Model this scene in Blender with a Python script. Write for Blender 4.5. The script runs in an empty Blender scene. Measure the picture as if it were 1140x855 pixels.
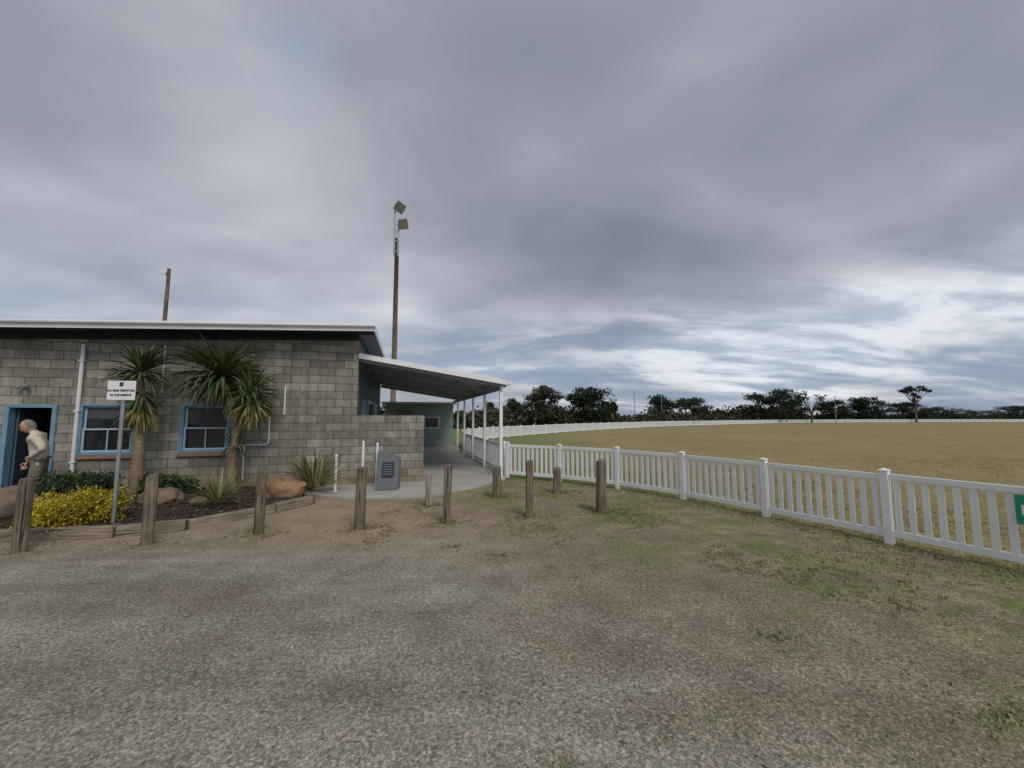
import bpy, bmesh, math, random
import numpy as np
from mathutils import Vector, Matrix, noise as mn
from mathutils.geometry import delaunay_2d_cdt
random.seed(7); rng=np.random.default_rng(11)
scn=bpy.context.scene; col=scn.collection
scn.view_settings.view_transform='Standard'; scn.view_settings.look='None'
scn.view_settings.exposure=0; scn.view_settings.gamma=1

# ---------------------------------------------------------------- materials
def new_mat(name):
    m=bpy.data.materials.new(name); m.use_nodes=True
    nt=m.node_tree; b=nt.nodes['Principled BSDF']; return m,nt,b
def N(nt,typ,**kw):
    n=nt.nodes.new(typ)
    for k,v in kw.items(): setattr(n,k,v)
    return n
def ramp(nt,fac,stops):
    r=N(nt,'ShaderNodeValToRGB'); e=r.color_ramp.elements
    while len(e)<len(stops): e.new(0.5)
    for i,(p,c) in enumerate(stops):
        e[i].position=p; e[i].color=(*c,1) if len(c)==3 else c
    nt.links.new(fac,r.inputs[0]); return r.outputs[0]
def noise(nt,vec,scale,detail=4,rough=.55,dist=0):
    n=N(nt,'ShaderNodeTexNoise'); n.inputs['Scale'].default_value=scale
    n.inputs['Detail'].default_value=detail; n.inputs['Roughness'].default_value=rough
    n.inputs['Distortion'].default_value=dist
    if vec is not None: nt.links.new(vec,n.inputs['Vector'])
    return n.outputs['Fac']
def mapping(nt,vec,scale=(1,1,1),rot=(0,0,0),loc=(0,0,0)):
    m=N(nt,'ShaderNodeMapping'); m.inputs['Scale'].default_value=scale
    m.inputs['Rotation'].default_value=rot; m.inputs['Location'].default_value=loc
    nt.links.new(vec,m.inputs['Vector']); return m.outputs[0]
def mixc(nt,fac,a,b,mode='MIX'):
    m=N(nt,'ShaderNodeMix',data_type='RGBA',blend_type=mode)
    for s,v in ((m.inputs[0],fac),(m.inputs[6],a),(m.inputs[7],b)):
        if isinstance(v,(int,float)): s.default_value=v
        elif isinstance(v,tuple): s.default_value=(*v,1) if len(v)==3 else v
        else: nt.links.new(v,s)
    return m.outputs[2]
def math_(nt,op,a,b=None,c=None,clamp=False):
    m=N(nt,'ShaderNodeMath',operation=op,use_clamp=clamp)
    for i,v in enumerate((a,b,c)):
        if v is None: continue
        if isinstance(v,(int,float)): m.inputs[i].default_value=v
        else: nt.links.new(v,m.inputs[i])
    return m.outputs[0]
def maprange(nt,v,a,b,c=0,d=1,smooth=True):
    m=N(nt,'ShaderNodeMapRange'); m.interpolation_type='SMOOTHSTEP' if smooth else 'LINEAR'
    nt.links.new(v,m.inputs[0])
    for i,x in enumerate((a,b,c,d)): m.inputs[i+1].default_value=x
    return m.outputs[0]
def bump(nt,b,h,strength=.5,dist=.01):
    n=N(nt,'ShaderNodeBump'); n.inputs['Strength'].default_value=strength
    n.inputs['Distance'].default_value=dist
    nt.links.new(h,n.inputs['Height']); nt.links.new(n.outputs[0],b.inputs['Normal'])
def simple(name,c1,c2=None,scale=6,rough=.7,bs=0,bscale=40,metal=0,stretch=(1,1,1),spec=.5,detail=4):
    m,nt,b=new_mat(name); c2=c2 or tuple(x*.75 for x in c1)
    tc=N(nt,'ShaderNodeTexCoord').outputs['Object']; v=mapping(nt,tc,stretch)
    f=noise(nt,v,scale,detail,.6)
    c=ramp(nt,f,[(.3,c2),(.7,c1)]); nt.links.new(c,b.inputs['Base Color'])
    b.inputs['Roughness'].default_value=rough; b.inputs['Metallic'].default_value=metal
    b.inputs['Specular IOR Level'].default_value=spec
    if bs: bump(nt,b,noise(nt,v,bscale,3,.6),bs,.01)
    return m
def leafmat(name,stops,rough=.6):
    m,nt,b=new_mat(name)
    g=N(nt,'ShaderNodeNewGeometry')
    c=ramp(nt,g.outputs['Random Per Island'],stops)
    f=noise(nt,g.outputs['Position'],.9,2)
    c2=mixc(nt,1.0,c,ramp(nt,f,[(.35,(.6,.6,.6)),(.65,(1.15,1.15,1.15))]),'MULTIPLY')
    nt.links.new(c2,b.inputs['Base Color']); b.inputs['Roughness'].default_value=rough
    b.inputs['Specular IOR Level'].default_value=.25
    return m
def wood(name,c1,c2,c3,s=1.0):
    m,nt,b=new_mat(name); tc=N(nt,'ShaderNodeTexCoord').outputs['Object']
    oi=N(nt,'ShaderNodeObjectInfo'); add=N(nt,'ShaderNodeVectorMath',operation='ADD'); nt.links.new(tc,add.inputs[0])
    sc=math_(nt,'MULTIPLY',oi.outputs['Random'],37.0); nt.links.new(sc,add.inputs[1]); tc=add.outputs[0]
    v=mapping(nt,tc,(18*s,18*s,1.3*s)); f=noise(nt,v,2.2,5,.65,.6)
    v2=mapping(nt,tc,(34*s,34*s,.8*s)); crack=noise(nt,v2,1.6,2,.5)
    c=ramp(nt,f,[(.28,c2),(.5,c1),(.75,c3)])
    ck=maprange(nt,crack,.33,.40)
    big=noise(nt,tc,3,3)
    c=mixc(nt,1.0,c,ramp(nt,big,[(.3,(.65,.65,.65)),(.7,(1.2,1.17,1.15))]),'MULTIPLY')
    c=mixc(nt,ck,tuple(x*.4 for x in c2),c)
    tint=ramp(nt,oi.outputs['Random'],[(0,(.78,.76,.74)),(1,(1.2,1.18,1.16))])
    c=mixc(nt,1.0,c,tint,'MULTIPLY')
    nt.links.new(c,b.inputs['Base Color']); b.inputs['Roughness'].default_value=.9
    b.inputs['Specular IOR Level'].default_value=.15
    h=math_(nt,'ADD',math_(nt,'MULTIPLY',f,.5),ck); bump(nt,b,h,.6,.006)
    return m
def blockmat(name):
    m,nt,b=new_mat(name); tc=N(nt,'ShaderNodeTexCoord').outputs['Object']
    sp=N(nt,'ShaderNodeSeparateXYZ'); nt.links.new(tc,sp.inputs[0])
    cb=N(nt,'ShaderNodeCombineXYZ')
    xx=math_(nt,'ADD',sp.outputs[0],sp.outputs[1]); nt.links.new(xx,cb.inputs[0])
    nt.links.new(sp.outputs[2],cb.inputs[1])
    wob=noise(nt,tc,3.0,2); w2=math_(nt,'MULTIPLY',math_(nt,'SUBTRACT',wob,.5),.02)
    va=N(nt,'ShaderNodeVectorMath',operation='ADD'); nt.links.new(cb.outputs[0],va.inputs[0])
    cw=N(nt,'ShaderNodeCombineXYZ'); nt.links.new(w2,cw.inputs[0]); nt.links.new(w2,cw.inputs[1]); nt.links.new(cw.outputs[0],va.inputs[1])
    bt=N(nt,'ShaderNodeTexBrick'); nt.links.new(va.outputs[0],bt.inputs['Vector'])
    bt.inputs['Scale'].default_value=1; bt.inputs['Brick Width'].default_value=.37
    bt.inputs['Row Height'].default_value=.182; bt.inputs['Mortar Size'].default_value=.0078
    bt.inputs['Mortar Smooth'].default_value=.3; bt.inputs['Bias'].default_value=-.05
    bt.inputs['Color1'].default_value=(.42,.395,.34,1); bt.inputs['Color2'].default_value=(.215,.205,.185,1)
    bt.inputs['Mortar'].default_value=(.135,.128,.115,1)
    f1=noise(nt,tc,45,4,.7); f2=noise(nt,tc,1.1,4,.6); f3=noise(nt,tc,9,3,.6)
    c=mixc(nt,1,bt.outputs['Color'],ramp(nt,f1,[(.3,(.70,.70,.70)),(.7,(1.22,1.22,1.22))]),'MULTIPLY')
    c=mixc(nt,1,c,ramp(nt,f3,[(.3,(.84,.84,.84)),(.7,(1.13,1.12,1.10))]),'MULTIPLY')
    c=mixc(nt,1,c,ramp(nt,f2,[(.3,(.74,.74,.72)),(.7,(1.12,1.1,1.06))]),'MULTIPLY')
    v=mapping(nt,tc,(5,5,.35)); st=noise(nt,v,1.5,3,.6)
    c=mixc(nt,1,c,ramp(nt,st,[(.35,(.80,.80,.79)),(.6,(1.05,1.05,1.05))]),'MULTIPLY')
    low=maprange(nt,sp.outputs[2],.7,0.0); lf=math_(nt,'MULTIPLY',low,noise(nt,tc,2.2,4),clamp=True)
    c=mixc(nt,math_(nt,'MULTIPLY',lf,.9,clamp=True),c,(.27,.17,.09))
    nt.links.new(c,b.inputs['Base Color']); b.inputs['Roughness'].default_value=.92
    b.inputs['Specular IOR Level'].default_value=.2
    h=math_(nt,'SUBTRACT',math_(nt,'MULTIPLY',f1,.35),bt.outputs['Fac']); bump(nt,b,h,.6,.010)
    return m

M={}
M['white']=simple('white_paint',(.88,.88,.87),(.80,.80,.78),3,.45,.05,30)
M['whitemetal']=simple('white_metal',(.82,.83,.84),(.72,.73,.75),2,.4)
M['roof']=simple('roof_metal',(.56,.58,.59),(.46,.48,.50),1.2,.4,metal=.3)
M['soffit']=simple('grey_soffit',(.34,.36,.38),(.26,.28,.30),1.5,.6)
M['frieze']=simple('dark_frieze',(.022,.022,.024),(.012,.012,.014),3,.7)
M['navy']=simple('navy_paint',(.075,.105,.145),(.055,.08,.115),2,.6)
M['blue']=simple('blue_paint',(.19,.35,.47),(.14,.27,.38),5,.5)
M['palebl']=simple('pale_blue_paint',(.46,.60,.68),(.38,.51,.60),5,.5)
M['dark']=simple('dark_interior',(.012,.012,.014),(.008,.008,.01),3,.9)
M['blind']=simple('window_blind',(.10,.115,.125),(.05,.06,.07),3,.8,stretch=(1,1,30))
M['block']=blockmat('concrete_block')
M['sill']=simple('brick_sill',(.34,.20,.12),(.24,.15,.10),14,.85,.3,60)
M['conc']=simple('concrete',(.47,.445,.40),(.35,.33,.29),1.6,.88,.3,70,detail=7)
M['wood']=wood('weathered_timber',(.20,.16,.125),(.105,.085,.065),(.32,.27,.22))
M['pole']=wood('pole_timber',(.17,.14,.105),(.09,.07,.052),(.27,.23,.185),.5)
M['pale']=wood('bleached_timber',(.38,.34,.29),(.20,.18,.15),(.54,.50,.44))
M['sleeper']=wood('sleeper_timber',(.25,.215,.165),(.14,.115,.09),(.36,.32,.27))
M['steel']=simple('galvanised_steel',(.40,.42,.44),(.28,.30,.32),5,.45,metal=.5)
M['bark']=simple('palm_bark',(.34,.26,.165),(.16,.115,.07),5,.9,.9,14,stretch=(2,2,9))
M['treebark']=simple('tree_bark',(.12,.09,.07),(.06,.045,.035),3,.9,.5,10)
M['mulch']=simple('bark_mulch',(.085,.055,.038),(.022,.015,.011),38,.95,1.0,55,detail=6)
M['rock']=simple('orange_rock',(.40,.22,.11),(.15,.11,.08),3.2,.85,.8,9,detail=7)
M['rock2']=simple('brown_rock',(.27,.19,.125),(.12,.10,.08),3.5,.85,.8,9,detail=7)
M['granite']=simple('grey_stone',(.17,.18,.19),(.10,.11,.12),30,.6,.3,50)
M['plaque']=simple('plaque_metal',(.045,.055,.07),(.03,.035,.045),8,.35,metal=.3)
M['green']=simple('shed_green',(.30,.40,.34),(.24,.33,.28),2,.6)
M['sgreen']=simple('green_sign',(.02,.33,.15),(.02,.27,.12),4,.5)
M['black']=simple('black_print',(.02,.02,.025),(.015,.015,.02),5,.6)
M['navyprint']=simple('navy_print',(.03,.05,.16),(.02,.04,.12),5,.6)
M['lampglass']=simple('lamp_lens',(.28,.26,.20),(.16,.15,.12),8,.25)
m,nt,b=new_mat('window_glass'); b.inputs['Base Color'].default_value=(.02,.026,.03,1); b.inputs['Roughness'].default_value=.06
b.inputs['Specular IOR Level'].default_value=.6
tc=N(nt,'ShaderNodeTexCoord').outputs['Object']; bump(nt,b,noise(nt,tc,3,2),.08,.01); M['glass']=m
M['palm']=leafmat('cordyline_leaf',[(0,(.05,.08,.028)),(.5,(.10,.15,.05)),(.85,(.18,.22,.09)),(1,(.30,.29,.15))],.4)
M['palmdry']=leafmat('dry_cordyline_leaf',[(0,(.20,.15,.06)),(.5,(.34,.29,.09)),(1,(.13,.13,.05))],.6)
M['flax']=leafmat('flax_leaf',[(0,(.07,.11,.04)),(.5,(.22,.22,.08)),(1,(.46,.42,.2))],.5)
M['yellow']=leafmat('golden_foliage',[(0,(.24,.21,.015)),(.5,(.58,.46,.025)),(1,(.78,.66,.06))],.6)
M['shrub']=leafmat('green_shrub_leaf',[(0,(.02,.035,.014)),(.6,(.055,.09,.033)),(1,(.10,.14,.06))],.6)
M['tree']=leafmat('dark_tree_leaf',[(0,(.010,.018,.008)),(.6,(.024,.040,.015)),(1,(.06,.08,.03))],.7)
M['treeb']=leafmat('olive_tree_leaf',[(0,(.018,.026,.010)),(.6,(.045,.058,.022)),(1,(.10,.105,.045))],.7)
M['tree2']=leafmat('coastal_scrub_leaf',[(0,(.024,.036,.015)),(.6,(.055,.072,.03)),(1,(.12,.12,.06))],.7)
M['grass']=leafmat('grass_blade',[(0,(.13,.15,.045)),(.45,(.20,.22,.075)),(.75,(.29,.27,.12)),(1,(.42,.37,.20))],.7)
M['drygrass']=leafmat('dry_grass_blade',[(0,(.22,.18,.09)),(.5,(.34,.28,.16)),(1,(.46,.40,.25))],.8)
M['stones']=leafmat('gravel_stone',[(0,(.13,.118,.105)),(.5,(.27,.245,.21)),(.85,(.40,.37,.325)),(1,(.62,.59,.54))],.85)
M['skin']=simple('skin',(.58,.35,.26),(.48,.27,.20),14,.55)
M['hair']=simple('grey_hair',(.25,.23,.205),(.15,.135,.12),40,.8)
M['shirt']=simple('khaki_shirt',(.66,.58,.47),(.50,.43,.33),7,.85,.6,12)
M['trouser']=simple('olive_trousers',(.22,.195,.145),(.15,.13,.095),8,.9,.5,14)
M['shoe']=simple('brown_boot',(.05,.035,.025),(.03,.02,.015),10,.6)
M['eye']=simple('eye_dark',(.03,.02,.02),(.02,.02,.02),10,.3)

# ---------------------------------------------------------------- mesh builder
class MB:
    def __init__(s): s.v=[];s.f=[];s.m=[]
    def add(s,vs,fs,mi=0):
        o=len(s.v); s.v.extend([tuple(p) for p in vs])
        for f in fs: s.f.append(tuple(i+o for i in f)); s.m.append(mi)
    def box(s,x0,x1,y0,y1,z0,z1,mi=0):
        vs=[(x0,y0,z0),(x1,y0,z0),(x1,y1,z0),(x0,y1,z0),(x0,y0,z1),(x1,y0,z1),(x1,y1,z1),(x0,y1,z1)]
        s.add(vs,[(0,3,2,1),(4,5,6,7),(0,1,5,4),(1,2,6,5),(2,3,7,6),(3,0,4,7)],mi)
    def hexa(s,p,mi=0):
        s.add(p,[(0,3,2,1),(4,5,6,7),(0,1,5,4),(1,2,6,5),(2,3,7,6),(3,0,4,7)],mi)
    def obox(s,c,ax,hl,hw,z0,z1,mi=0):
        ax=Vector((ax[0],ax[1],0)).normalized(); n=Vector((-ax.y,ax.x,0)); c=Vector((c[0],c[1],0))
        q=[c-ax*hl-n*hw,c+ax*hl-n*hw,c+ax*hl+n*hw,c-ax*hl+n*hw]
        s.hexa([(p.x,p.y,z0) for p in q]+[(p.x,p.y,z1) for p in q],mi)
    def tube(s,pts,rad,seg=10,mi=0,cap=True):
        pts=[Vector(p) for p in pts]
        if isinstance(rad,(int,float)): rad=[rad]*len(pts)
        o=len(s.v); up=Vector((0,0,1))
        t0=(pts[1]-pts[0]).normalized(); ref=up if abs(t0.z)<.9 else Vector((1,0,0))
        for i,p in enumerate(pts):
            t=(pts[min(i+1,len(pts)-1)]-pts[max(i-1,0)]).normalized()
            a=t.cross(ref).normalized(); b=t.cross(a).normalized()
            for k in range(seg):
                an=2*math.pi*k/seg; s.v.append(tuple(p+(a*math.cos(an)+b*math.sin(an))*rad[i]))
        for i in range(len(pts)-1):
            for k in range(seg):
                k2=(k+1)%seg; s.f.append((o+i*seg+k,o+i*seg+k2,o+(i+1)*seg+k2,o+(i+1)*seg+k)); s.m.append(mi)
        if cap:
            s.f.append(tuple(o+k for k in range(seg))); s.m.append(mi)
            s.f.append(tuple(o+(len(pts)-1)*seg+k for k in reversed(range(seg)))); s.m.append(mi)
    def obj(s,name,mats,parent=None,smooth=False,bevel=0,loc=None):
        me=bpy.data.meshes.new(name); me.from_pydata(s.v,[],s.f)
        for mt in mats: me.materials.append(mt)
        me.polygons.foreach_set('material_index',s.m)
        if smooth: me.polygons.foreach_set('use_smooth',[True]*len(s.f))
        me.update(); ob=bpy.data.objects.new(name,me); col.objects.link(ob)
        if parent: ob.parent=parent
        if loc: ob.location=loc
        if bevel:
            bv=ob.modifiers.new('bevel','BEVEL'); bv.width=bevel; bv.segments=2; bv.limit_method='ANGLE'
        return ob
def np_obj(name,V,F,mat,parent=None):
    me=bpy.data.meshes.new(name); V=np.asarray(V,dtype=np.float32); F=np.asarray(F,dtype=np.int32)
    k=F.shape[1]; me.vertices.add(len(V)); me.vertices.foreach_set('co',V.ravel())
    me.loops.add(F.size); me.loops.foreach_set('vertex_index',F.ravel())
    me.polygons.add(len(F)); me.polygons.foreach_set('loop_start',np.arange(0,F.size,k,dtype=np.int32))
    try: me.polygons.foreach_set('loop_total',np.full(len(F),k,dtype=np.int32))
    except Exception: pass
    me.materials.append(mat); me.update(calc_edges=True); me.validate()
    ob=bpy.data.objects.new(name,me); col.objects.link(ob)
    if parent: ob.parent=parent
    return ob
def empty(name,loc=(0,0,0),rz=0):
    e=bpy.data.objects.new(name,None); e.location=loc; e.rotation_euler=(0,0,rz); e.empty_display_size=.2
    col.objects.link(e); return e

# ---------------------------------------------------------------- camera
cam=bpy.data.cameras.new('camera'); co=bpy.data.objects.new('camera',cam); col.objects.link(co)
co.location=(0,0,1.6); co.rotation_euler=(math.radians(90+4.87),0,0)
cam.sensor_width=36; cam.lens=36*428/1140; cam.clip_start=.05; cam.clip_end=6000; scn.camera=co

# ---------------------------------------------------------------- world
w=bpy.data.worlds.new('World'); scn.world=w; w.use_nodes=True; nt=w.node_tree
bg=nt.nodes['Background']
try:
    w.cycles.sampling_method='MANUAL'; w.cycles.sample_map_resolution=256
except Exception: pass
SUN_AZ=math.radians(150); SUN_EL=math.radians(46)
sky=N(nt,'ShaderNodeTexSky',sky_type='NISHITA'); sky.sun_disc=False
sky.sun_elevation=SUN_EL; sky.sun_rotation=SUN_AZ
tc=N(nt,'ShaderNodeTexCoord').outputs['Generated']
sp=N(nt,'ShaderNodeSeparateXYZ'); nt.links.new(tc,sp.inputs[0])
zc=math_(nt,'ADD',math_(nt,'MAXIMUM',sp.outputs[2],0.0),.20)
cb=N(nt,'ShaderNodeCombineXYZ')
nt.links.new(math_(nt,'DIVIDE',sp.outputs[0],zc),cb.inputs[0]); nt.links.new(math_(nt,'DIVIDE',sp.outputs[1],zc),cb.inputs[1])
P=cb.outputs[0]
def blob(u,v,inner,outer):
    c,s=math.cos(math.radians(4.87)),math.sin(math.radians(4.87))
    d=Vector((u,c-v*s,s+v*c)).normalized()
    n=N(nt,'ShaderNodeVectorMath',operation='DOT_PRODUCT'); nt.links.new(tc,n.inputs[0]); n.inputs[1].default_value=d
    return maprange(nt,n.outputs['Value'],math.cos(math.radians(outer)),math.cos(math.radians(inner)))
nA=noise(nt,mapping(nt,P,(.7,.8,1),(0,0,.5),(1.3,0,0)),1.0,3,.5,.3)
nB=noise(nt,mapping(nt,P,(.9,1.1,1),(0,0,-.5),(3,1,0)),1.6,6,.50,.25)
nC=noise(nt,mapping(nt,P,(.55,1.15,1),(0,0,.15),(7,3,0)),2.0,6,.58,.3)
base=math_(nt,'ADD',math_(nt,'MULTIPLY',nA,.48),math_(nt,'MULTIPLY',nB,.46))
def addb(val,b,k): return math_(nt,'ADD',val,math_(nt,'MULTIPLY',b,k))
val=addb(base,blob(-.75,.45,3,32),.11)
val=addb(val,blob(.45,.50,5,36),-.10)
val=addb(val,blob(-1.2,.95,5,26),-.03)
val=addb(val,blob(1.2,.9,5,26),.01)
low=maprange(nt,sp.outputs[2],.36,.20)
right=maprange(nt,sp.outputs[0],-.45,.30)
lb=math_(nt,'MULTIPLY',low,right)
val=math_(nt,'ADD',val,math_(nt,'MULTIPLY',lb,math_(nt,'MULTIPLY',maprange(nt,nC,.32,.62),.30)))
val=addb(val,blob(.62,.18,2,20),.12)
hz=maprange(nt,sp.outputs[2],.13,.03)
val=math_(nt,'ADD',val,math_(nt,'MULTIPLY',hz,-.12))
cc=ramp(nt,val,[(.26,(.215,.235,.285)),(.44,(.335,.352,.405)),(.58,(.50,.522,.58)),(.80,(.82,.855,.91))])
bluef=math_(nt,'MULTIPLY',maprange(nt,sp.outputs[2],.34,.10),maprange(nt,nC,.60,.42),clamp=True)
cc=mixc(nt,math_(nt,'MULTIPLY',bluef,.6),cc,(.25,.35,.51))
bl2=math_(nt,'MULTIPLY',blob(-.68,.93,1,10),maprange(nt,nB,.58,.40))
cc=mixc(nt,math_(nt,'MULTIPLY',bl2,.4),cc,(.36,.47,.64))
skys=N(nt,'ShaderNodeVectorMath',operation='SCALE'); nt.links.new(sky.outputs[0],skys.inputs[0]); skys.inputs['Scale'].default_value=.10
fin=mixc(nt,.10,cc,skys.outputs[0])
nt.links.new(fin,bg.inputs['Color']); bg.inputs['Strength'].default_value=1.0
sl=bpy.data.lights.new('sun','SUN'); sl.energy=1.5; sl.angle=math.radians(24); sl.color=(1,.96,.90)
so=bpy.data.objects.new('sun',sl); col.objects.link(so)
sd=Vector((math.sin(SUN_AZ)*math.cos(SUN_EL),math.cos(SUN_AZ)*math.cos(SUN_EL),math.sin(SUN_EL)))
so.rotation_euler=sd.to_track_quat('Z','Y').to_euler(); so.location=(20,-30,40)

# ---------------------------------------------------------------- ground
m,nt,b=new_mat('gravel_and_dirt'); tc=N(nt,'ShaderNodeTexCoord').outputs['Object']
sp=N(nt,'ShaderNodeSeparateXYZ'); nt.links.new(tc,sp.inputs[0])
X,Y=sp.outputs[0],sp.outputs[1]
nbig=noise(nt,tc,.45,5,.6,.3); nmid=noise(nt,tc,2.2,5,.65); nfin=noise(nt,tc,36,4,.75)
trk=noise(nt,mapping(nt,tc,(.25,1.5,1),(0,0,.22),(2,0,0)),1.1,6,.62,.8)   # wheel-worn streaks
vor=N(nt,'ShaderNodeTexVoronoi'); vor.inputs['Scale'].default_value=85; nt.links.new(tc,vor.inputs['Vector'])
vsep=N(nt,'ShaderNodeSeparateColor'); nt.links.new(vor.outputs['Color'],vsep.inputs[0])
grav=ramp(nt,nmid,[(.3,(.235,.21,.175)),(.7,(.36,.33,.28))])
grav=mixc(nt,1,grav,ramp(nt,trk,[(.36,(.83,.81,.79)),(.48,(.97,.96,.95)),(.54,(1.03,1.03,1.02)),(.64,(1.22,1.22,1.20))]),'MULTIPLY')
grav=mixc(nt,1,grav,ramp(nt,nbig,[(.36,(.90,.87,.83)),(.62,(1.08,1.08,1.08))]),'MULTIPLY')
dirt=ramp(nt,nmid,[(.3,(.19,.15,.105)),(.7,(.315,.26,.19))])
tan=ramp(nt,nmid,[(.3,(.29,.22,.145)),(.7,(.41,.325,.22))])
drg=ramp(nt,noise(nt,tc,7,4,.7),[(.35,(.21,.18,.10)),(.65,(.38,.325,.19))])
grn=ramp(nt,noise(nt,tc,16,4,.7),[(.35,(.115,.14,.045)),(.65,(.23,.25,.095))])
ff=math_(nt,'ADD',math_(nt,'ADD',math_(nt,'MULTIPLY',X,.8),math_(nt,'MULTIPLY',Y,.5)),math_(nt,'MULTIPLY',math_(nt,'SUBTRACT',nbig,.5),6.0))
c=mixc(nt,maprange(nt,ff,1.0,3.6),grav,dirt)
ts=math_(nt,'MULTIPLY',maprange(nt,Y,4.2,5.4),maprange(nt,X,1.2,-1.5))
c=mixc(nt,math_(nt,'MULTIPLY',ts,maprange(nt,nbig,.3,.6),clamp=True),c,tan)
dm=math_(nt,'MULTIPLY',maprange(nt,ff,2.2,4.6),maprange(nt,nmid,.40,.60))
c=mixc(nt,math_(nt,'MULTIPLY',dm,.8),c,drg)
ng=noise(nt,mapping(nt,tc,(1,1,1),(0,0,0),(11,5,0)),1.1,6,.72,.2)
gm=math_(nt,'MULTIPLY',maprange(nt,ff,1.6,4.4),maprange(nt,ng,.46,.60))
c=mixc(nt,math_(nt,'MULTIPLY',gm,.85),c,grn)
far=maprange(nt,Y,13,22); c=mixc(nt,far,c,grn)
c=mixc(nt,1,c,ramp(nt,nfin,[(.30,(.52,.52,.52)),(.5,(1,1,1)),(.70,(1.45,1.43,1.40))]),'MULTIPLY')
near=maprange(nt,Y,9,2)
c=mixc(nt,math_(nt,'MULTIPLY',near,.85),c,mixc(nt,1,c,ramp(nt,vsep.outputs[0],[(0,(.55,.55,.55)),(.6,(1.0,1.0,1.0)),(1,(1.65,1.63,1.58))]),'MULTIPLY'))
nt.links.new(c,b.inputs['Base Color']); b.inputs['Roughness'].default_value=.95; b.inputs['Specular IOR Level'].default_value=.15
h=math_(nt,'ADD',nfin,math_(nt,'ADD',math_(nt,'MULTIPLY',nmid,1.8),math_(nt,'MULTIPLY',vor.outputs['Distance'],-.2)))
bump(nt,b,h,.7,.025)
g=MB(); g.add([(-1500,-1500,0),(1500,-1500,0),(1500,2500,0),(-1500,2500,0)],[(0,1,2,3)]); g.obj('ground',[m])

near_pts=[(7.6,-.2),(6.75,1.36),(6.06,2.64),(5.36,3.93),(4.68,5.22),(3.99,6.50),(3.24,7.72),(2.28,8.80),(1.12,9.66),(-.12,10.34)]
far_ctrl=[(-.12,10.34),(-.75,12.4),(-1.35,14.5),(-1.95,16.7),(-2.4,19),(-2.65,21.5),(-2.5,24.5),(-1.2,28),(1.0,32),(4.2,37),(8.6,43.5),(15,51.5),(26,63.5),(41,76),(58,89),(80,101),(110,110),(150,116),(190,115),(225,105)]
def catmull(P,n=8):
    out=[]; P=[Vector((a,b,0)) for a,b in P]; Q=[P[0]*2-P[1]]+P+[P[-1]*2-P[-2]]
    for i in range(1,len(Q)-2):
        for k in range(n):
            t=k/n; a,b,c,d=Q[i-1:i+3]
            out.append(.5*((2*b)+(c-a)*t+(2*a-5*b+4*c-d)*t*t+(3*b-a-3*c+d)*t**3))
    out.append(P[-1]); return out
farc=catmull(far_ctrl)
m,nt,b=new_mat('oval_turf'); tc=N(nt,'ShaderNodeTexCoord').outputs['Object']
sp=N(nt,'ShaderNodeSeparateXYZ'); nt.links.new(tc,sp.inputs[0])
n1=noise(nt,tc,.12,6,.65,.3); n2=noise(nt,tc,1.6,5,.7); n3=noise(nt,tc,22,4,.75)
c=ramp(nt,n1,[(.35,(.34,.265,.135)),(.52,(.29,.235,.115)),(.68,(.215,.20,.085))])
c=mixc(nt,maprange(nt,n2,.42,.70),c,(.37,.295,.165))
edge=math_(nt,'MULTIPLY',maprange(nt,sp.outputs[0],7,0),maprange(nt,n2,.3,.55))
c=mixc(nt,math_(nt,'MULTIPLY',edge,.75),c,(.15,.20,.06))
c=mixc(nt,1,c,ramp(nt,n3,[(.28,(.5,.5,.5)),(.72,(1.4,1.4,1.35))]),'MULTIPLY')
nt.links.new(c,b.inputs['Base Color']); b.inputs['Roughness'].default_value=.95; b.inputs['Specular IOR Level'].default_value=.1
bump(nt,b,math_(nt,'ADD',n3,n2),.8,.03)
poly=[(x,y,.004) for x,y in near_pts[:-1]]+[(p.x,p.y,.004) for p in farc]+[(250,60,.004),(240,-40,.004),(60,-60,.004),(16,-14,.004)]
g=MB(); g.add(poly,[tuple(reversed(range(len(poly))))]); g.obj('oval_grass',[m])

# ---------------------------------------------------------------- picket fences
def picket_run(mb,pts,post_gap,h=.87,pk=.118):
    P=[Vector((p[0],p[1],0)) for p in pts]; L=[0]
    for a,b_ in zip(P,P[1:]): L.append(L[-1]+(b_-a).length)
    n=max(1,round(L[-1]/post_gap))
    def at(s):
        for i in range(len(P)-1):
            if s<=L[i+1]+1e-6:
                t=(s-L[i])/(L[i+1]-L[i]); return P[i].lerp(P[i+1],t)
        return P[-1]
    q=[at(L[-1]*i/n) for i in range(n+1)]
    for i,p in enumerate(q):
        d=(q[min(i+1,n)]-q[max(i-1,0)])
        hh=h+.035+random.uniform(-.01,.01)
        mb.obox(p,d,.042,.042,-.05,hh); mb.obox(p,d,.052,.052,hh,hh+.016)
        ax=d.normalized(); nn=Vector((-ax.y,ax.x,0)); o=[p-ax*.046-nn*.046,p+ax*.046-nn*.046,p+ax*.046+nn*.046,p-ax*.046+nn*.046]
        mb.add([(v.x,v.y,hh+.016) for v in o]+[(p.x,p.y,hh+.04)],[(0,1,4),(1,2,4),(2,3,4),(3,0,4)])
    for a,b_ in zip(q,q[1:]):
        d=b_-a; l=d.length; c=(a+b_)/2; dz=random.uniform(-.008,.008)
        mb.obox(c,d,l/2-.043,.022,h-.07+dz,h+dz); mb.obox(c,d,l/2-.043,.022,.09+dz,.17+dz)
        k=int((l-.10)/pk); st=(l-.085)/(k)
        for j in range(k):
            t=.0425+st*(j+.5); pc=a+d*(t/l); mb.obox(pc,d,.031,.012,.171+dz,h-.071+dz)
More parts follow.
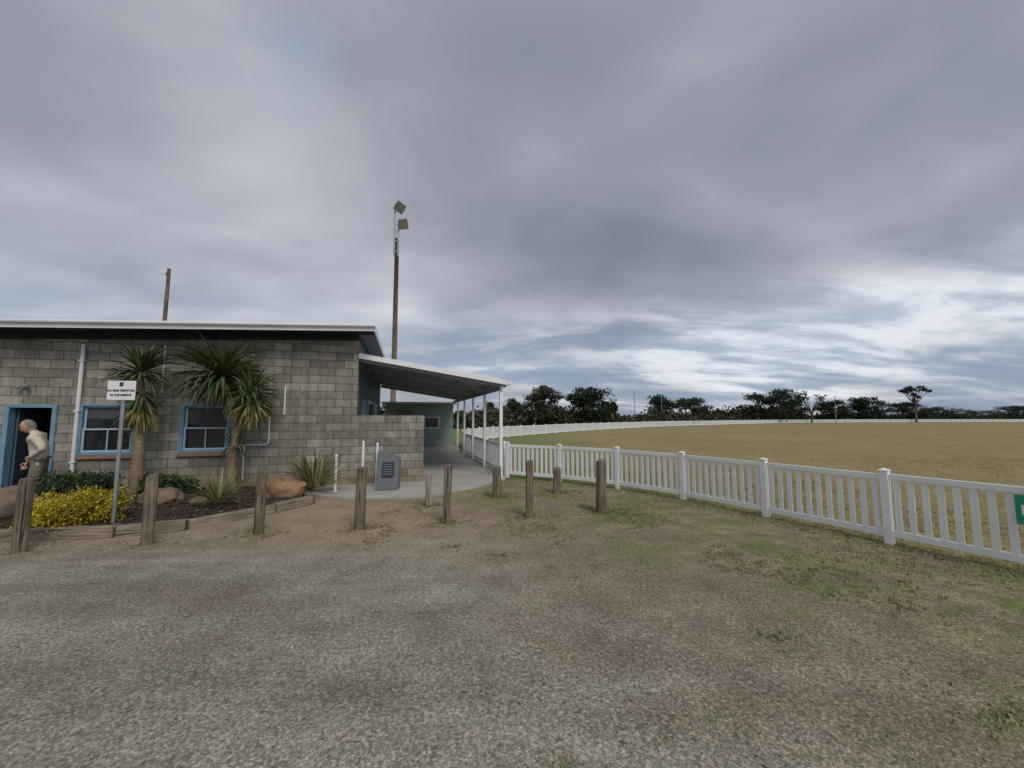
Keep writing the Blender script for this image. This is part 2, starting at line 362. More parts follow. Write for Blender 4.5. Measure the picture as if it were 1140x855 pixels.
mb=MB(); picket_run(mb,near_pts,1.46); mb.obj('picket_fence',[M['white']],bevel=.003)
mb=MB(); picket_run(mb,[(p.x,p.y) for p in farc[1:]],2.2); mb.obj('picket_fence',[M['white']])
e=empty('fence_sign',(5.20,4.17,0),math.atan2(-1.29,.69)); s=MB(); s.box(.09,.50,-.045,-.035,.50,.80,0); s.box(.13,.47,-.048,-.0455,.60,.70,1)
s.obj('sign_panel',[M['sgreen'],M['white']],e); s=MB(); s.box(.16,.20,-.034,-.023,.48,.86); s.box(.40,.44,-.034,-.023,.48,.86); s.obj('bracket',[M['steel']],e)

# ---------------------------------------------------------------- bollards
def bollard(name,x,y,h,w_,mat,rz,lean=(0,0)):
    mb=MB(); r=w_/2; prof=[]
    for k in range(16):
        a=2*math.pi*k/16; cx,cy=math.cos(a),math.sin(a); q=1/max(abs(cx),abs(cy)); sq=.72
        prof.append((cx*((1-sq)+sq*q*.95),cy*((1-sq)+sq*q*.95)))
    zs=[-.08]+[h*i/9 for i in range(9)]+[h*.955,h*.985,h]
    sc=[1.02]+[1.0]*9+[.99,.965,.88]
    vs=[];fs=[];seed=random.random()*50
    for z,s_ in zip(zs,sc):
        for (px,py) in prof:
            n_=mn.noise(Vector((px*2+seed,py*2,z*1.5)))*.07+mn.noise(Vector((px*6,py*6+seed,z*2)))*.045
            vs.append((px*r*s_*(1+n_)+lean[0]*z,py*r*s_*(1+n_)+lean[1]*z,z+ ((mn.noise(Vector((px*1.3,py*1.3+seed,9)))*.035+px*seed*.0004) if z>h*.9 else 0)))
    for i in range(len(zs)-1):
        for k in range(16):
            k2=(k+1)%16; fs.append((i*16+k,i*16+k2,(i+1)*16+k2,(i+1)*16+k))
    vs.append((lean[0]*h,lean[1]*h,h+.004)); t=len(vs)-1; b0=(len(zs)-1)*16
    for k in range(16): fs.append((b0+k,b0+(k+1)%16,t))
    mb.add(vs,fs); ob=mb.obj(name,[mat],smooth=True,loc=(x,y,0)); ob.rotation_euler=(0,0,rz); return ob
BL=[(-5.86,4.72,.86,.135),(-4.6,5.0,.86,.135),(-3.47,5.42,.86,.125),(-2.2,5.70,.86,.13),(-.99,5.97,.87,.12),(-.3,7.80,.60,.165),(.28,6.33,.88,.125),(.95,8.25,.53,.16),(1.50,6.62,.87,.155)]
for x,y,h,w_ in BL: bollard('timber_bollard',x,y,h,w_,M['wood'],math.atan2(y,x)-math.pi/2+random.uniform(-.12,.12) if x<-3 else random.uniform(-.15,.15),(random.uniform(-.018,.018),random.uniform(-.01,.01)))
bollard('weathered_stump',-1.50,7.1,.58,.12,M['pale'],.3,(-.03,0))

# ---------------------------------------------------------------- building
AZ=math.radians(15.5); A0=(-2.15,9.46)
B=empty('block_clubhouse',(A0[0],A0[1],0),AZ)
def zr(s_): return 3.34+(s_+7.58)*.0482
XL=-15.0; XR=-1.55
ops=[(-7.81,-7.05,0,1.83),(-6.69,-5.77,.84,1.85),(-4.99,-4.10,.85,1.86)]
mb=MB(); xs=sorted({XL,XR,*[o[0] for o in ops],*[o[1] for o in ops]}); T=.19
for a,b_ in zip(xs,xs[1:]):
    o=[q for q in ops if q[0]<=a+1e-6 and q[1]>=b_-1e-6]
    if o:
        o=o[0]
        if o[2]>0: mb.box(a,b_,0,T,-.1,o[2])
        mb.box(a,b_,0,T,o[3],2.2)
    else: mb.box(a,b_,0,T,-.1,2.2)
mb.hexa([(XL,0,2.2),(XR,0,2.2),(XR,T,2.2),(XL,T,2.2),(XL,0,zr(XL)-.10),(XR,0,zr(XR)-.10),(XR,T,zr(XR)-.10),(XL,T,zr(XL)-.10)])
mb.box(XR,0,0,T,-.1,1.63)
mb.obj('block_wall',[M['block']],B)
mb=MB(); mb.box(XR-.19,XR-.004,T,8.6,-.1,zr(XR)-.12); mb.box(XL,XR-.19,8.4,8.6,-.1,3.0); mb.box(XL,XL+.19,T,8.4,-.1,2.9)
mb.obj('side_wall',[M['navy']],B)
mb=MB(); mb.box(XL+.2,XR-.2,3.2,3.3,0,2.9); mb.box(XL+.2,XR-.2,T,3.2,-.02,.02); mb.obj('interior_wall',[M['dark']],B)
def roofhex(mb,x0,x1,y0,y1,zt0,zt1,th,mi=0):
    mb.hexa([(x0,y0,zt0-th),(x1,y0,zt1-th),(x1,y1,zt1-th),(x0,y1,zt0-th),(x0,y0,zt0),(x1,y0,zt1),(x1,y1,zt1),(x0,y1,zt0)],mi)
RX=-1.15
mb=MB(); roofhex(mb,XL-.4,RX-.025,-.57,9.0,zr(XL-.4)-.012,zr(RX)-.012,.06)
k=XL-.3
while k<RX-.1:
    mb.box(k,k+.03,-.575,9.0,zr(k)-.02,zr(k)+.014); k+=.19
mb.obj('roof_sheet',[M['roof']],B)
mb=MB(); roofhex(mb,XL-.4,RX,-.60,-.572,zr(XL-.4)+.02,zr(RX)+.02,.135); roofhex(mb,RX-.024,RX,-.571,9.0,zr(RX)+.019,zr(RX)+.02,.155)
mb.tube([(XL-.4,-.635,zr(XL-.4)+.0),(RX,-.635,zr(RX)+.0)],.035,8)
mb.obj('roof_fascia',[M['whitemetal']],B)
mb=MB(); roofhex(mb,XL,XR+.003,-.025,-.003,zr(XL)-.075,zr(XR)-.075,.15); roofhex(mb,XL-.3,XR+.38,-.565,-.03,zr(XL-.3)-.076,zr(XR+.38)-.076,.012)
mb.obj('eave_soffit',[M['frieze']],B)
mb=MB(); roofhex(mb,XR+.004,RX-.026,-.02,8.9,zr(XR)-.09,zr(RX)-.09,.012); mb.obj('side_soffit',[M['soffit']],B)
for wi,(x0,x1,z0,z1) in enumerate(ops[1:]):
    mb=MB(); f=.055
    mb.box(x0-.02,x0+f,-.03,.10,z0,z1+.02); mb.box(x1-f,x1+.02,-.03,.10,z0,z1+.02)
    mb.box(x0+f,x1-f,-.03,.10,z1-f+.02,z1+.02); mb.box(x0+f,x1-f,-.03,.10,z0,z0+f)
    mb.obj('window_frame',[M['blue']],B,bevel=.004)
    zm=(z0+z1)/2; mb=MB(); a,b_=x0+f,x1-f
    for (zz0,zz1,yy) in ((z0+f,zm+.02,.01),(zm-.02,z1-f+.02,.045)):
        mb.box(a,a+.03,yy,yy+.03,zz0,zz1); mb.box(b_-.03,b_,yy,yy+.03,zz0,zz1)
        mb.box(a+.03,b_-.03,yy,yy+.03,zz0,zz0+.035); mb.box(a+.03,b_-.03,yy,yy+.03,zz1-.03,zz1)
    mb.box((a+b_)/2-.01,(a+b_)/2+.01,.012,.036,z0+f+.04,zm-.015)
    mb.obj('window_sash',[M['palebl']],B,bevel=.003)
    mb=MB(); mb.box(a,b_,.055,.06,z0+f,z1-f+.02); mb.obj('window_glass',[M['glass']],B)
    mb=MB(); mb.box(a+.03,b_-.03,.050,.0545,zm+(.10 if wi else .22),z1-f-.01); mb.obj('window_blind',[M['blind']],B)
    mb=MB(); mb.box(x0-.04,x1+.04,-.055,.02,z0-.075,z0-.003); mb.obj('window_sill',[M['sill']],B,bevel=.004)
x0,x1,z0,z1=ops[0]
mb=MB(); mb.box(x0-.01,x0+.06,-.03,.12,0,z1+.01); mb.box(x1-.06,x1+.01,-.03,.12,0,z1+.01); mb.box(x0+.06,x1-.06,-.03,.12,z1-.055,z1+.01); mb.obj('door_frame',[M['blue']],B,bevel=.004)
mb=MB(); mb.hexa([(x0+.065,.13,.02),(x0+.105,.13,.02),(x0+.0,.80,.02),(x0-.04,.80,.02),(x0+.065,.13,z1-.06),(x0+.105,.13,z1-.06),(x0+.0,.80,z1-.06),(x0-.04,.80,z1-.06)]); mb.obj('open_door',[M['navy']],B)
mb=MB(); mb.box(x0-.1,x1+.1,-.35,-.002,-.05,.06); mb.obj('door_step',[M['conc']],B,bevel=.01)
mb=MB(); mb.tube([(-6.70,-.05,0.0),(-6.70,-.05,3.04)],.032,12)
for z in (.7,1.7,2.7): mb.box(-6.745,-6.655,-.09,0,z,z+.03)
mb.obj('downpipe',[M['whitemetal']],B)
mb=MB(); mb.tube([(-3.06,-.03,1.64),(-3.06,-.03,2.29)],.018,8); mb.tube([(-3.34,-.03,1.6),(-3.34,-.03,1.02),(-3.38,-.03,.99),(-3.78,-.03,.99),(-3.80,-.03,.96),(-3.80,-.03,.25)],.015,8)
mb.tube([(-5.35,-.03,2.1),(-5.35,-.03,3.1)],.014,8)
mb.obj('wall_pipe',[M['whitemetal']],B)
mb=MB(); mb.box(-7.58,-7.50,-.04,0,2.14,2.22,0); mb.tube([(-7.58,-.07,2.20),(-7.62,-.12,2.15)],[.02,.04],12,0); mb.tube([(-7.50,-.07,2.20),(-7.46,-.12,2.15)],[.02,.04],12,0); mb.tube([(-7.54,-.03,2.18),(-7.54,-.08,2.20)],.015,8,0)
mb.obj('wall_light',[M['steel']],B)
# verandah
VZ0,VZ1=3.10,2.54; VX0,VX1=XR+.0,2.10; VN=10.6
def vz(s_): return VZ0+(s_-VX0)/(VX1-VX0)*(VZ1-VZ0)
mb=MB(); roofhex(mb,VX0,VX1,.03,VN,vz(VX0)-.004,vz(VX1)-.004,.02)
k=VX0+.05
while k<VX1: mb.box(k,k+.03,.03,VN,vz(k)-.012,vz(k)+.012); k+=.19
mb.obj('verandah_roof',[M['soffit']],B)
mb=MB(); roofhex(mb,VX0+.003,VX1+.03,0,.028,vz(VX0)+.012,vz(VX1)+.008,.125); mb.box(VX1+.003,VX1+.03,.03,VN,vz(VX1)-.11,vz(VX1)+.01); mb.box(VX1+.032,VX1+.12,-.02,VN,vz(VX1)-.10,vz(VX1)-.005)
mb.obj('verandah_fascia',[M['white']],B,bevel=.004)
mb=MB()
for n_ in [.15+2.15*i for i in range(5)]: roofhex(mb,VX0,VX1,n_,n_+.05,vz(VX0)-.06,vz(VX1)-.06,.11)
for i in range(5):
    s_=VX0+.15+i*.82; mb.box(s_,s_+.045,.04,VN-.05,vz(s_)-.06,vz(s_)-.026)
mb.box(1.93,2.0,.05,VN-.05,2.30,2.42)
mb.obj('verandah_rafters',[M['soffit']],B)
mb=MB()
for n_ in [.15+2.15*i for i in range(5)]: mb.box(1.93,2.01,n_-.04,n_+.04,.0,2.32)
mb.obj('verandah_posts',[M['white']],B,bevel=.006)
mb=MB(); mb.box(XR-.002,XR+.02,1.2,2.1,0,2.05,0); mb.box(XR-.002,XR+.03,2.6,4.2,.9,2.1,1); mb.box(XR+.031,XR+.035,2.7,4.1,1.0,2.0,2); mb.box(XR-.002,XR+.02,5,6.6,.0,2.1,1)
mb.obj('side_doors',[M['blue'],M['palebl'],M['glass']],B)
mb=MB(); pts=[(-4.25,8.72),(-4.15,7.95),(-3.3,7.66),(-1.8,7.70),(-.85,8.75),(-.18,9.95)]
ca,sa=math.cos(AZ),math.sin(AZ)
def loc2w(s_,n_): return (A0[0]+s_*ca-n_*sa,A0[1]+s_*sa+n_*ca)
back=[loc2w(2.18,.3),loc2w(2.18,11.5),loc2w(XR,11.5),loc2w(XR,.1),loc2w(-2.3,.02)]
pl=pts+back; n_=len(pl)
mb.add([(x,y,-.05) for x,y in pl]+[(x,y,.045) for x,y in pl],[tuple(range(n_,2*n_))]+[(i,(i+1)%n_,n_+(i+1)%n_,n_+i) for i in range(n_)])
mb.obj('concrete_path',[M['conc']],bevel=.008)
S=empty('green_shed',(*loc2w(0,11.0),0),AZ)
mb=MB(); mb.box(-1.4,2.0,.0,4,0,2.25,0)
k=-1.38
while k<2.0: mb.box(k,k+.04,-.012,-.001,.05,2.2,0); k+=.16
mb.obj('walls',[M['green']],S)
mb=MB(); mb.box(-1.6,2.15,-.25,4.2,2.26,2.36); mb.obj('roof',[M['roof']],S)
mb=MB(); mb.box(.5,1.3,-.04,-.013,1.0,1.6,0); mb.box(.56,1.24,-.05,-.041,1.05,1.55,1); mb.box(-.9,-.1,-.04,-.013,0.05,1.95,2); mb.obj('window_and_door',[M['white'],M['glass'],M['sill']],S)
e=empty('plaque_monument',(-2.68,8.45,.045),.12)
mb=MB(); mb.hexa([(-.23,-.16,0),(.23,-.16,0),(.23,.2,0),(-.23,.2,0),(-.23,.0,.82),(.23,.0,.66),(.23,.2,.66),(-.23,.2,.82)]); mb.obj('stone_block',[M['granite']],e,bevel=.015)
mb=MB(); mb.hexa([(-.11,-.125,.28),(.13,-.125,.28),(.13,-.10,.28),(-.11,-.10,.28),(-.11,-.07,.58),(.13,-.07,.58),(.13,-.04,.58),(-.11,-.04,.58)],0)
for i in range(5):
    t=.33+i*.05; y=-.128+(t-.28)*.18; mb.hexa([(-.08,y,t),(.10,y,t),(.10,y+.01,t),(-.08,y+.01,t),(-.08,y+.002,t+.008),(.10,y+.002,t+.008),(.10,y+.012,t+.008),(-.08,y+.012,t+.008)],1)
mb.obj('plaque',[M['plaque'],M['steel']],e)
for (x,y,h) in ((-3.70,8.2,.76),(-3.30,8.62,1.02),(-2.98,8.60,.98)):
    mb=MB(); mb.tube([(0,0,0),(0,0,h-.03)],.026,12); mb.tube([(0,0,h-.03),(0,0,h)],[.034,.026],12); mb.tube([(0,0,0),(0,0,.012)],.06,12); mb.obj('white_post',[M['white']],loc=(x,y,.045))

# ---------------------------------------------------------------- poles
P1=empty('floodlight_pole',(-8.68,28,0))
mb=MB(); mb.tube([(0,0,0),(.02,0,7),(0,0,15)],[.21,.19,.15],12); mb.obj('timber_pole',[M['pole']],P1,smooth=True)
mb=MB(); mb.tube([(-.16,-.1,13.6),(-.16,-.1,17.6)],.06,8); mb.tube([(.12,-.1,13.6),(.12,-.1,16.4)],.06,8); mb.tube([(-.16,-.1,17.3),(.30,-.15,17.3)],.05,8); mb.tube([(.12,-.1,16.1),(.45,-.15,16.1)],.05,8)
mb.box(-.22,.18,-.16,-.04,13.9,14.0); mb.box(-.22,.18,-.16,-.04,14.7,14.8)
mb.tube([(-.16,-.1,15.6),(.12,-.1,15.6)],.03,6); mb.obj('bracket',[M['steel']],P1)
for nm,(x,z,rx,ry) in {'floodlight_upper':(.22,17.35,.6,.45),'floodlight_lower':(.45,16.05,.5,-.35)}.items():
    mb=MB(); mb.hexa([(-.20,.18,-.18),(.20,.18,-.18),(.20,.18,.18),(-.20,.18,.18),(-.36,-.15,-.36),(.36,-.15,-.36),(.36,-.15,.36),(-.36,-.15,.36)],0)
    mb.box(-.32,.32,-.17,-.152,-.32,.32,1); mb.box(-.41,-.38,-.2,.2,-.04,.04,0); mb.box(.38,.41,-.2,.2,-.04,.04,0)
    ob=mb.obj(nm,[M['steel'],M['lampglass']],P1); ob.location=(x,-.2,z); ob.rotation_euler=(rx,ry,.5)
mb=MB(); mb.tube([(0,0,0),(0,0,6),(.03,0,9.5)],[.12,.10,.08],10); mb.box(-.04,.04,-.12,-.08,9.1,9.25); mb.obj('timber_pole',[M['pole']],loc=(-18.4,20,0))

# ---------------------------------------------------------------- reserve sign
e=empty('reserve_sign',(-5.66,5.6,.0),.05)
mb=MB(); mb.tube([(0,0,0),(0,0,2.08)],.024,12); mb.box(-.03,.03,-.028,.028,1.9,1.93); mb.obj('post',[M['steel']],e)
mb=MB(); mb.box(-.20,.19,-.042,-.032,1.84,2.12); mb.obj('sign_panel',[M['white']],e,bevel=.004)
for txt,sz,z,mt in (('NO FIRES PERMITTED',.040,1.965,'black'),('IN THIS RESERVE',.040,1.900,'black')):
    cu=bpy.data.curves.new('lettering','FONT'); cu.body=txt; cu.size=sz; cu.align_x='CENTER'; cu.extrude=.001; cu.offset=.0012
    ob=bpy.data.objects.new('lettering',cu); col.objects.link(ob); ob.parent=e; ob.location=(-.005,-.0445,z); ob.rotation_euler=(math.pi/2,0,0); cu.materials.append(M[mt])
mb=MB(); mb.box(-.03,.02,-.045,-.0425,2.04,2.10,0); mb.obj('emblem',[M['navyprint']],e)

# ---------------------------------------------------------------- garden
bed=[(-9.2,6.0),(-8.2,5.35),(-6.75,5.10),(-5.31,5.32),(-4.65,5.64),(-4.0,6.6),(-3.72,7.25),(-4.3,7.95),(-4.42,8.80),loc2w(-4.4,0),loc2w(-6.7,0)]
n_=len(bed)
def inside(x,y,poly):
    c=False; j=len(poly)-1
    for i in range(len(poly)):
        if (poly[i][1]>y)!=(poly[j][1]>y) and x<(poly[j][0]-poly[i][0])*(y-poly[i][1])/(poly[j][1]-poly[i][1])+poly[i][0]: c=not c
        j=i
    return c
pv=[Vector(p) for p in bed]
for i in range(900):
    x,y=random.uniform(-9.3,-3.6),random.uniform(5,9)
    if inside(x,y,bed): pv.append(Vector((x,y)))
r=delaunay_2d_cdt(pv,[(i,(i+1)%n_) for i in range(n_)],[],2,1e-5)
mb=MB(); mb.add([(p.x,p.y,.07+(mn.noise(Vector((p.x*2.2,p.y*2.2,0)))*.05+.03 if i>=n_ else 0)) for i,p in enumerate(r[0])],[tuple(f) for f in r[2]])
mb.obj('garden_bed',[M['mulch']],smooth=True)
e=empty('garden_sleeper_edging')
edge=[(-9.2,6.0),(-8.2,5.35),(-6.75,5.08),(-5.30,5.30),(-4.62,5.62),(-3.98,6.6),(-3.70,7.25),(-4.2,7.9)]
for i,(a,b_) in enumerate(zip(edge,edge[1:])):
    a=Vector((*a,0)); b_=Vector((*b_,0)); d=b_-a; mb=MB(); l=d.length/2-.01
    mb.box(-.06,.06,-.075,.075,-l,l); ob=mb.obj('sleeper_%d'%(i+1),[M['sleeper']],e,bevel=.012)
    q=d.to_track_quat('Z','Y'); ob.rotation_mode='QUATERNION'; ob.rotation_quaternion=q
    ob.location=(a+b_)/2+Vector((0,0,.07+random.uniform(-.01,.01)))
def chips(n,fn,name,mat,smin,smax,flat=.5):
    V=[];F=[];base=np.array([(1,0,0),(0,1,0),(-1,0,0),(0,-1,0),(0,0,1),(0,0,-1)],float)
    tri=np.array([(0,1,4),(1,2,4),(2,3,4),(3,0,4),(1,0,5),(2,1,5),(3,2,5),(0,3,5)]); k=0
    while k<n:
        p=fn()
        if p is None: continue
        s_=random.uniform(smin,smax)*(.6+random.random()**3*1.6)
        sc=np.array([s_*random.uniform(.7,1.5),s_*random.uniform(.6,1.1),s_*flat*random.uniform(.6,1.2)])
        v=base*sc*(1+rng.uniform(-.25,.25,(6,3))); a=random.uniform(0,6.28); ca_,sa_=math.cos(a),math.sin(a)
        v=np.stack([v[:,0]*ca_-v[:,1]*sa_,v[:,0]*sa_+v[:,1]*ca_,v[:,2]],1)
        V.append(v+np.array([p[0],p[1],p[2]+sc[2]*.3])); F.append(tri+6*k); k+=1
    return np_obj(name,np.concatenate(V),np.concatenate(F),mat)
def fm():
    x,y=random.uniform(-9,-3.7),random.uniform(5.1,8.8)
    return (x,y,.11+mn.noise(Vector((x*2.2,y*2.2,0)))*.05) if inside(x,y,bed) else None
M['chips']=leafmat('mulch_chips',[(0,(.02,.014,.01)),(.5,(.07,.045,.03)),(.9,(.15,.10,.065)),(1,(.28,.2,.13))],.95)
chips(3500,fm,'mulch_chips',M['chips'],.012,.028,.4)
def fg():
    y=.9+7.5*random.random()**1.7; x=random.uniform(-1.5*y-.6,1.5*y+.6)
    if x*.8+y*.5>4.6+random.random()*1.5 : return None
    if inside(x,y,bed) : return None
    if y>7.5 and x<0: return None
    if random.random()> .35+.9*max(0,mn.noise(Vector((x*.9,y*.9,3)))+.35): return None
    return (x,y,0)
chips(18000,fg,'gravel',M['stones'],.0020,.0062,.6)

def rock(name,x,y,w_,d_,h,mat,rz=0):
    bm=bmesh.new(); bmesh.ops.create_icosphere(bm,subdivisions=4,radius=1); sd_=random.random()*90
    for v in bm.verts:
        p=v.co.copy(); n_=mn.noise(p*1.1+Vector((sd_,0,0)))*.30+mn.noise(p*2.7+Vector((0,sd_,0)))*.12+mn.noise(p*7+Vector((0,sd_,0)))*.03
        p*=(1+n_); v.co=Vector((p.x*w_/2,p.y*d_/2,max(p.z,-.5)*h*.62))
    me=bpy.data.meshes.new(name); bm.to_mesh(me); bm.free(); me.materials.append(mat)
    for f in me.polygons: f.use_smooth=True
    ob=bpy.data.objects.new(name,me); col.objects.link(ob); ob.location=(x,y,.05+h*.3); ob.rotation_euler=(0,0,rz); return ob
rock('garden_rock',-4.45,7.6,.85,.6,.42,M['rock'])
rock('garden_rock',-6.22,7.0,.66,.5,.32,M['rock2'],.4)
rock('garden_rock',-7.70,6.0,.70,.6,.50,M['rock2'],1.1)
rock('garden_rock',-5.5,6.9,.3,.3,.16,M['rock2'],2)

def strap(mb,base,az,el,L,wd,droop,seg=6,mi=0,fold=.25):
    p=Vector(base); e_=el; d=L/seg; side=Vector((-math.sin(az),math.cos(az),0)); vs=[]
    for i in range(seg+1):
        t=i/seg; w_=wd*(.55+.9*t*(1-t)*1.6)*(1-t**4) if i<seg else .001
        dirv=Vector((math.cos(az)*math.cos(e_),math.sin(az)*math.cos(e_),math.sin(e_)))
        up=side.cross(dirv)
        vs+= [p-side*w_/2-up*w_*fold, p, p+side*w_/2-up*w_*fold]
        p=p+dirv*d; e_-=droop*(.4+1.2*t)/seg
    fs=[]
    for i in range(seg):
        for k in (0,1): fs.append((3*i+k,3*i+k+1,3*i+k+4,3*i+k+3))
    mb.add(vs,fs,mi)
def crown(mb,c,n,L,wd,elmin=-1.0,elmax=1.35,dr=1.2,spread=.06):
    for i in range(n):
        el=elmin+(elmax-elmin)*random.random()**.8; az=random.uniform(0,6.283)
        b0=Vector(c)+Vector((math.cos(az)*spread,math.sin(az)*spread,el*.09))
        strap(mb,b0,az,el,L*random.uniform(.75,1.1),wd*random.uniform(.8,1.2),dr*random.uniform(.4,1.3)*(1.1-abs(el)*.3))
def catmull3(P,n):
    Q=[P[0]*2-P[1]]+P+[P[-1]*2-P[-2]]; out=[]
    for i in range(1,len(Q)-2):
        for k in range(n):
            t=k/n; a,b,c,d=Q[i-1:i+3]; out.append(.5*((2*b)+(c-a)*t+(2*a-5*b+4*c-d)*t*t+(3*b-a-3*c+d)*t**3))
    out.append(P[-1]); return out
def trunk(mb,pts,rads,seg=12):
    P_=catmull3([Vector(p) for p in pts],6); n_=len(P_); R=[np.interp(i/(n_-1),np.linspace(0,1,len(rads)),rads)*(1+.10*math.sin(i*2.1)+random.uniform(-.05,.05)) for i in range(n_)]
    mb.tube(P_,R,seg)
T1=empty('cordyline_tree',(-7.08,7.35,.05))
mb=MB(); trunk(mb,[(0,0,0),(.02,0,.8),(-.01,0,1.5),(-.04,0,2.2)],[.12,.09,.08,.06]); mb.obj('trunk',[M['bark']],T1,smooth=True)
mb=MB(); crown(mb,(-.04,0,2.38),160,.60,.05,elmin=-.7,dr=1.2); crown(mb,(.0,0,2.0),60,.52,.04,elmin=-1.3,elmax=.1,dr=.9); mb.obj('crown',[M['palm']],T1)
mb=MB(); crown(mb,(.0,0,1.8),60,.5,.04,elmin=-1.5,elmax=-.6,dr=.5); mb.obj('dead_skirt',[M['palmdry']],T1)
T2=empty('cordyline_tree',(-5.62,7.85,.05))
mb=MB(); trunk(mb,[(0,0,0),(-.04,0,.7),(.02,0,1.3),(-.10,0,1.8),(-.33,.0,2.3)],[.10,.085,.08,.07,.06]); trunk(mb,[(.02,0,1.3),(.14,0,1.6),(.27,0,1.9)],[.065,.055,.05])
mb.tube([(-.02,0,.75),(.05,-.05,.85),(.06,-.06,.95)],[.04,.04,.03],8); mb.obj('trunk',[M['bark']],T2,smooth=True)
mb=MB(); crown(mb,(-.32,0,2.36),210,1.0,.065,elmin=-.6,elmax=1.15,dr=1.6); crown(mb,(.30,0,2.02),110,.62,.05,elmin=-1.0,elmax=1.2,dr=1.3); crown(mb,(.05,-.06,.98),60,.34,.03,elmin=-.9,elmax=1.4,dr=1.2); mb.obj('crown',[M['palm']],T2)
mb=MB(); crown(mb,(.28,0,1.85),90,.5,.045,elmin=-1.5,elmax=-.2,dr=.7); crown(mb,(-.28,0,2.2),30,.55,.04,elmin=-1.5,elmax=-.5,dr=.5); mb.obj('dead_skirt',[M['palmdry']],T2)
mb=MB(); crown(mb,(0,0,.08),160,.72,.03,elmin=.15,elmax=1.45,dr=1.1,spread=.12); mb.obj('flax_plant',[M['flax']],loc=(-4.02,7.95,.06))
mb=MB(); crown(mb,(0,0,.05),140,.46,.016,elmin=.3,elmax=1.5,dr=1.2,spread=.08); mb.obj('ornamental_grass',[M['flax']],loc=(-4.85,6.5,.08))
mb=MB(); crown(mb,(0,0,.05),90,.34,.014,elmin=.3,elmax=1.5,dr=1.2,spread=.06); mb.obj('ornamental_grass',[M['palm']],loc=(-6.9,6.3,.08))

def leafcloud(blobs,per,size,clump=9,cs=.22,elong=1.6):
    allV=[]
    for (cx,cy,cz,rx,ry,rz_) in blobs:
        K=max(3,per//clump); d=rng.normal(size=(K,3)); d/=np.linalg.norm(d,axis=1)[:,None]
        rr=rng.uniform(.35,1.0,(K,1))**.6; cc_=d*rr
        idx=rng.integers(0,K,per); p=cc_[idx]+rng.normal(size=(per,3))*cs*.5
        c=p*np.array([rx,ry,rz_])+np.array([cx,cy,cz])
        a=rng.normal(size=(per,3)); a/=np.linalg.norm(a,axis=1)[:,None]
        b_=rng.normal(size=(per,3)); b_-=a*(a*b_).sum(1)[:,None]; b_/=np.linalg.norm(b_,axis=1)[:,None]
        s_=size*rng.uniform(.5,1.3,(per,1))
        q=np.stack([c-a*s_*elong/2,c+b_*s_*.5,c+a*s_*elong/2,c-b_*s_*.5],1)
        allV.append(q.reshape(-1,3))
    V=np.concatenate(allV); V[:,2]=np.maximum(V[:,2],-.06); F=np.arange(len(V)).reshape(-1,4); return V,F
V,F=leafcloud([(random.uniform(-.42,.42),random.uniform(-.25,.25),random.uniform(.06,.40),.20,.20,.15) for _ in range(38)],300,.020,14,.35)
ob=np_obj('golden_shrub',V,F,M['yellow']); ob.location=(-6.14,5.52,.10)
mb=MB()
for i in range(26):
    a=random.uniform(0,6.28); r_=random.uniform(.2,.45); mb.tube([(0,0,-.02),(math.cos(a)*r_*.5,math.sin(a)*r_*.3,.2),(math.cos(a)*r_,math.sin(a)*r_*.45,.40)],[.012,.008,.004],5)
mb.obj('branches',[M['bark']],ob)
for (x,y,w_,h) in ((-7.35,6.75,.55,.62),(-7.9,6.9,.4,.55),(-6.75,7.45,.4,.42),(-6.5,7.6,.3,.3)):
    V,F=leafcloud([(random.uniform(-.6,.6)*w_,random.uniform(-.4,.4)*w_,random.uniform(.15,.75)*h,.18,.18,.16) for _ in range(16)],260,.028,10,.4,2.6)
    ob=np_obj('green_shrub',V,F,M['shrub']); ob.location=(x,y,.08)

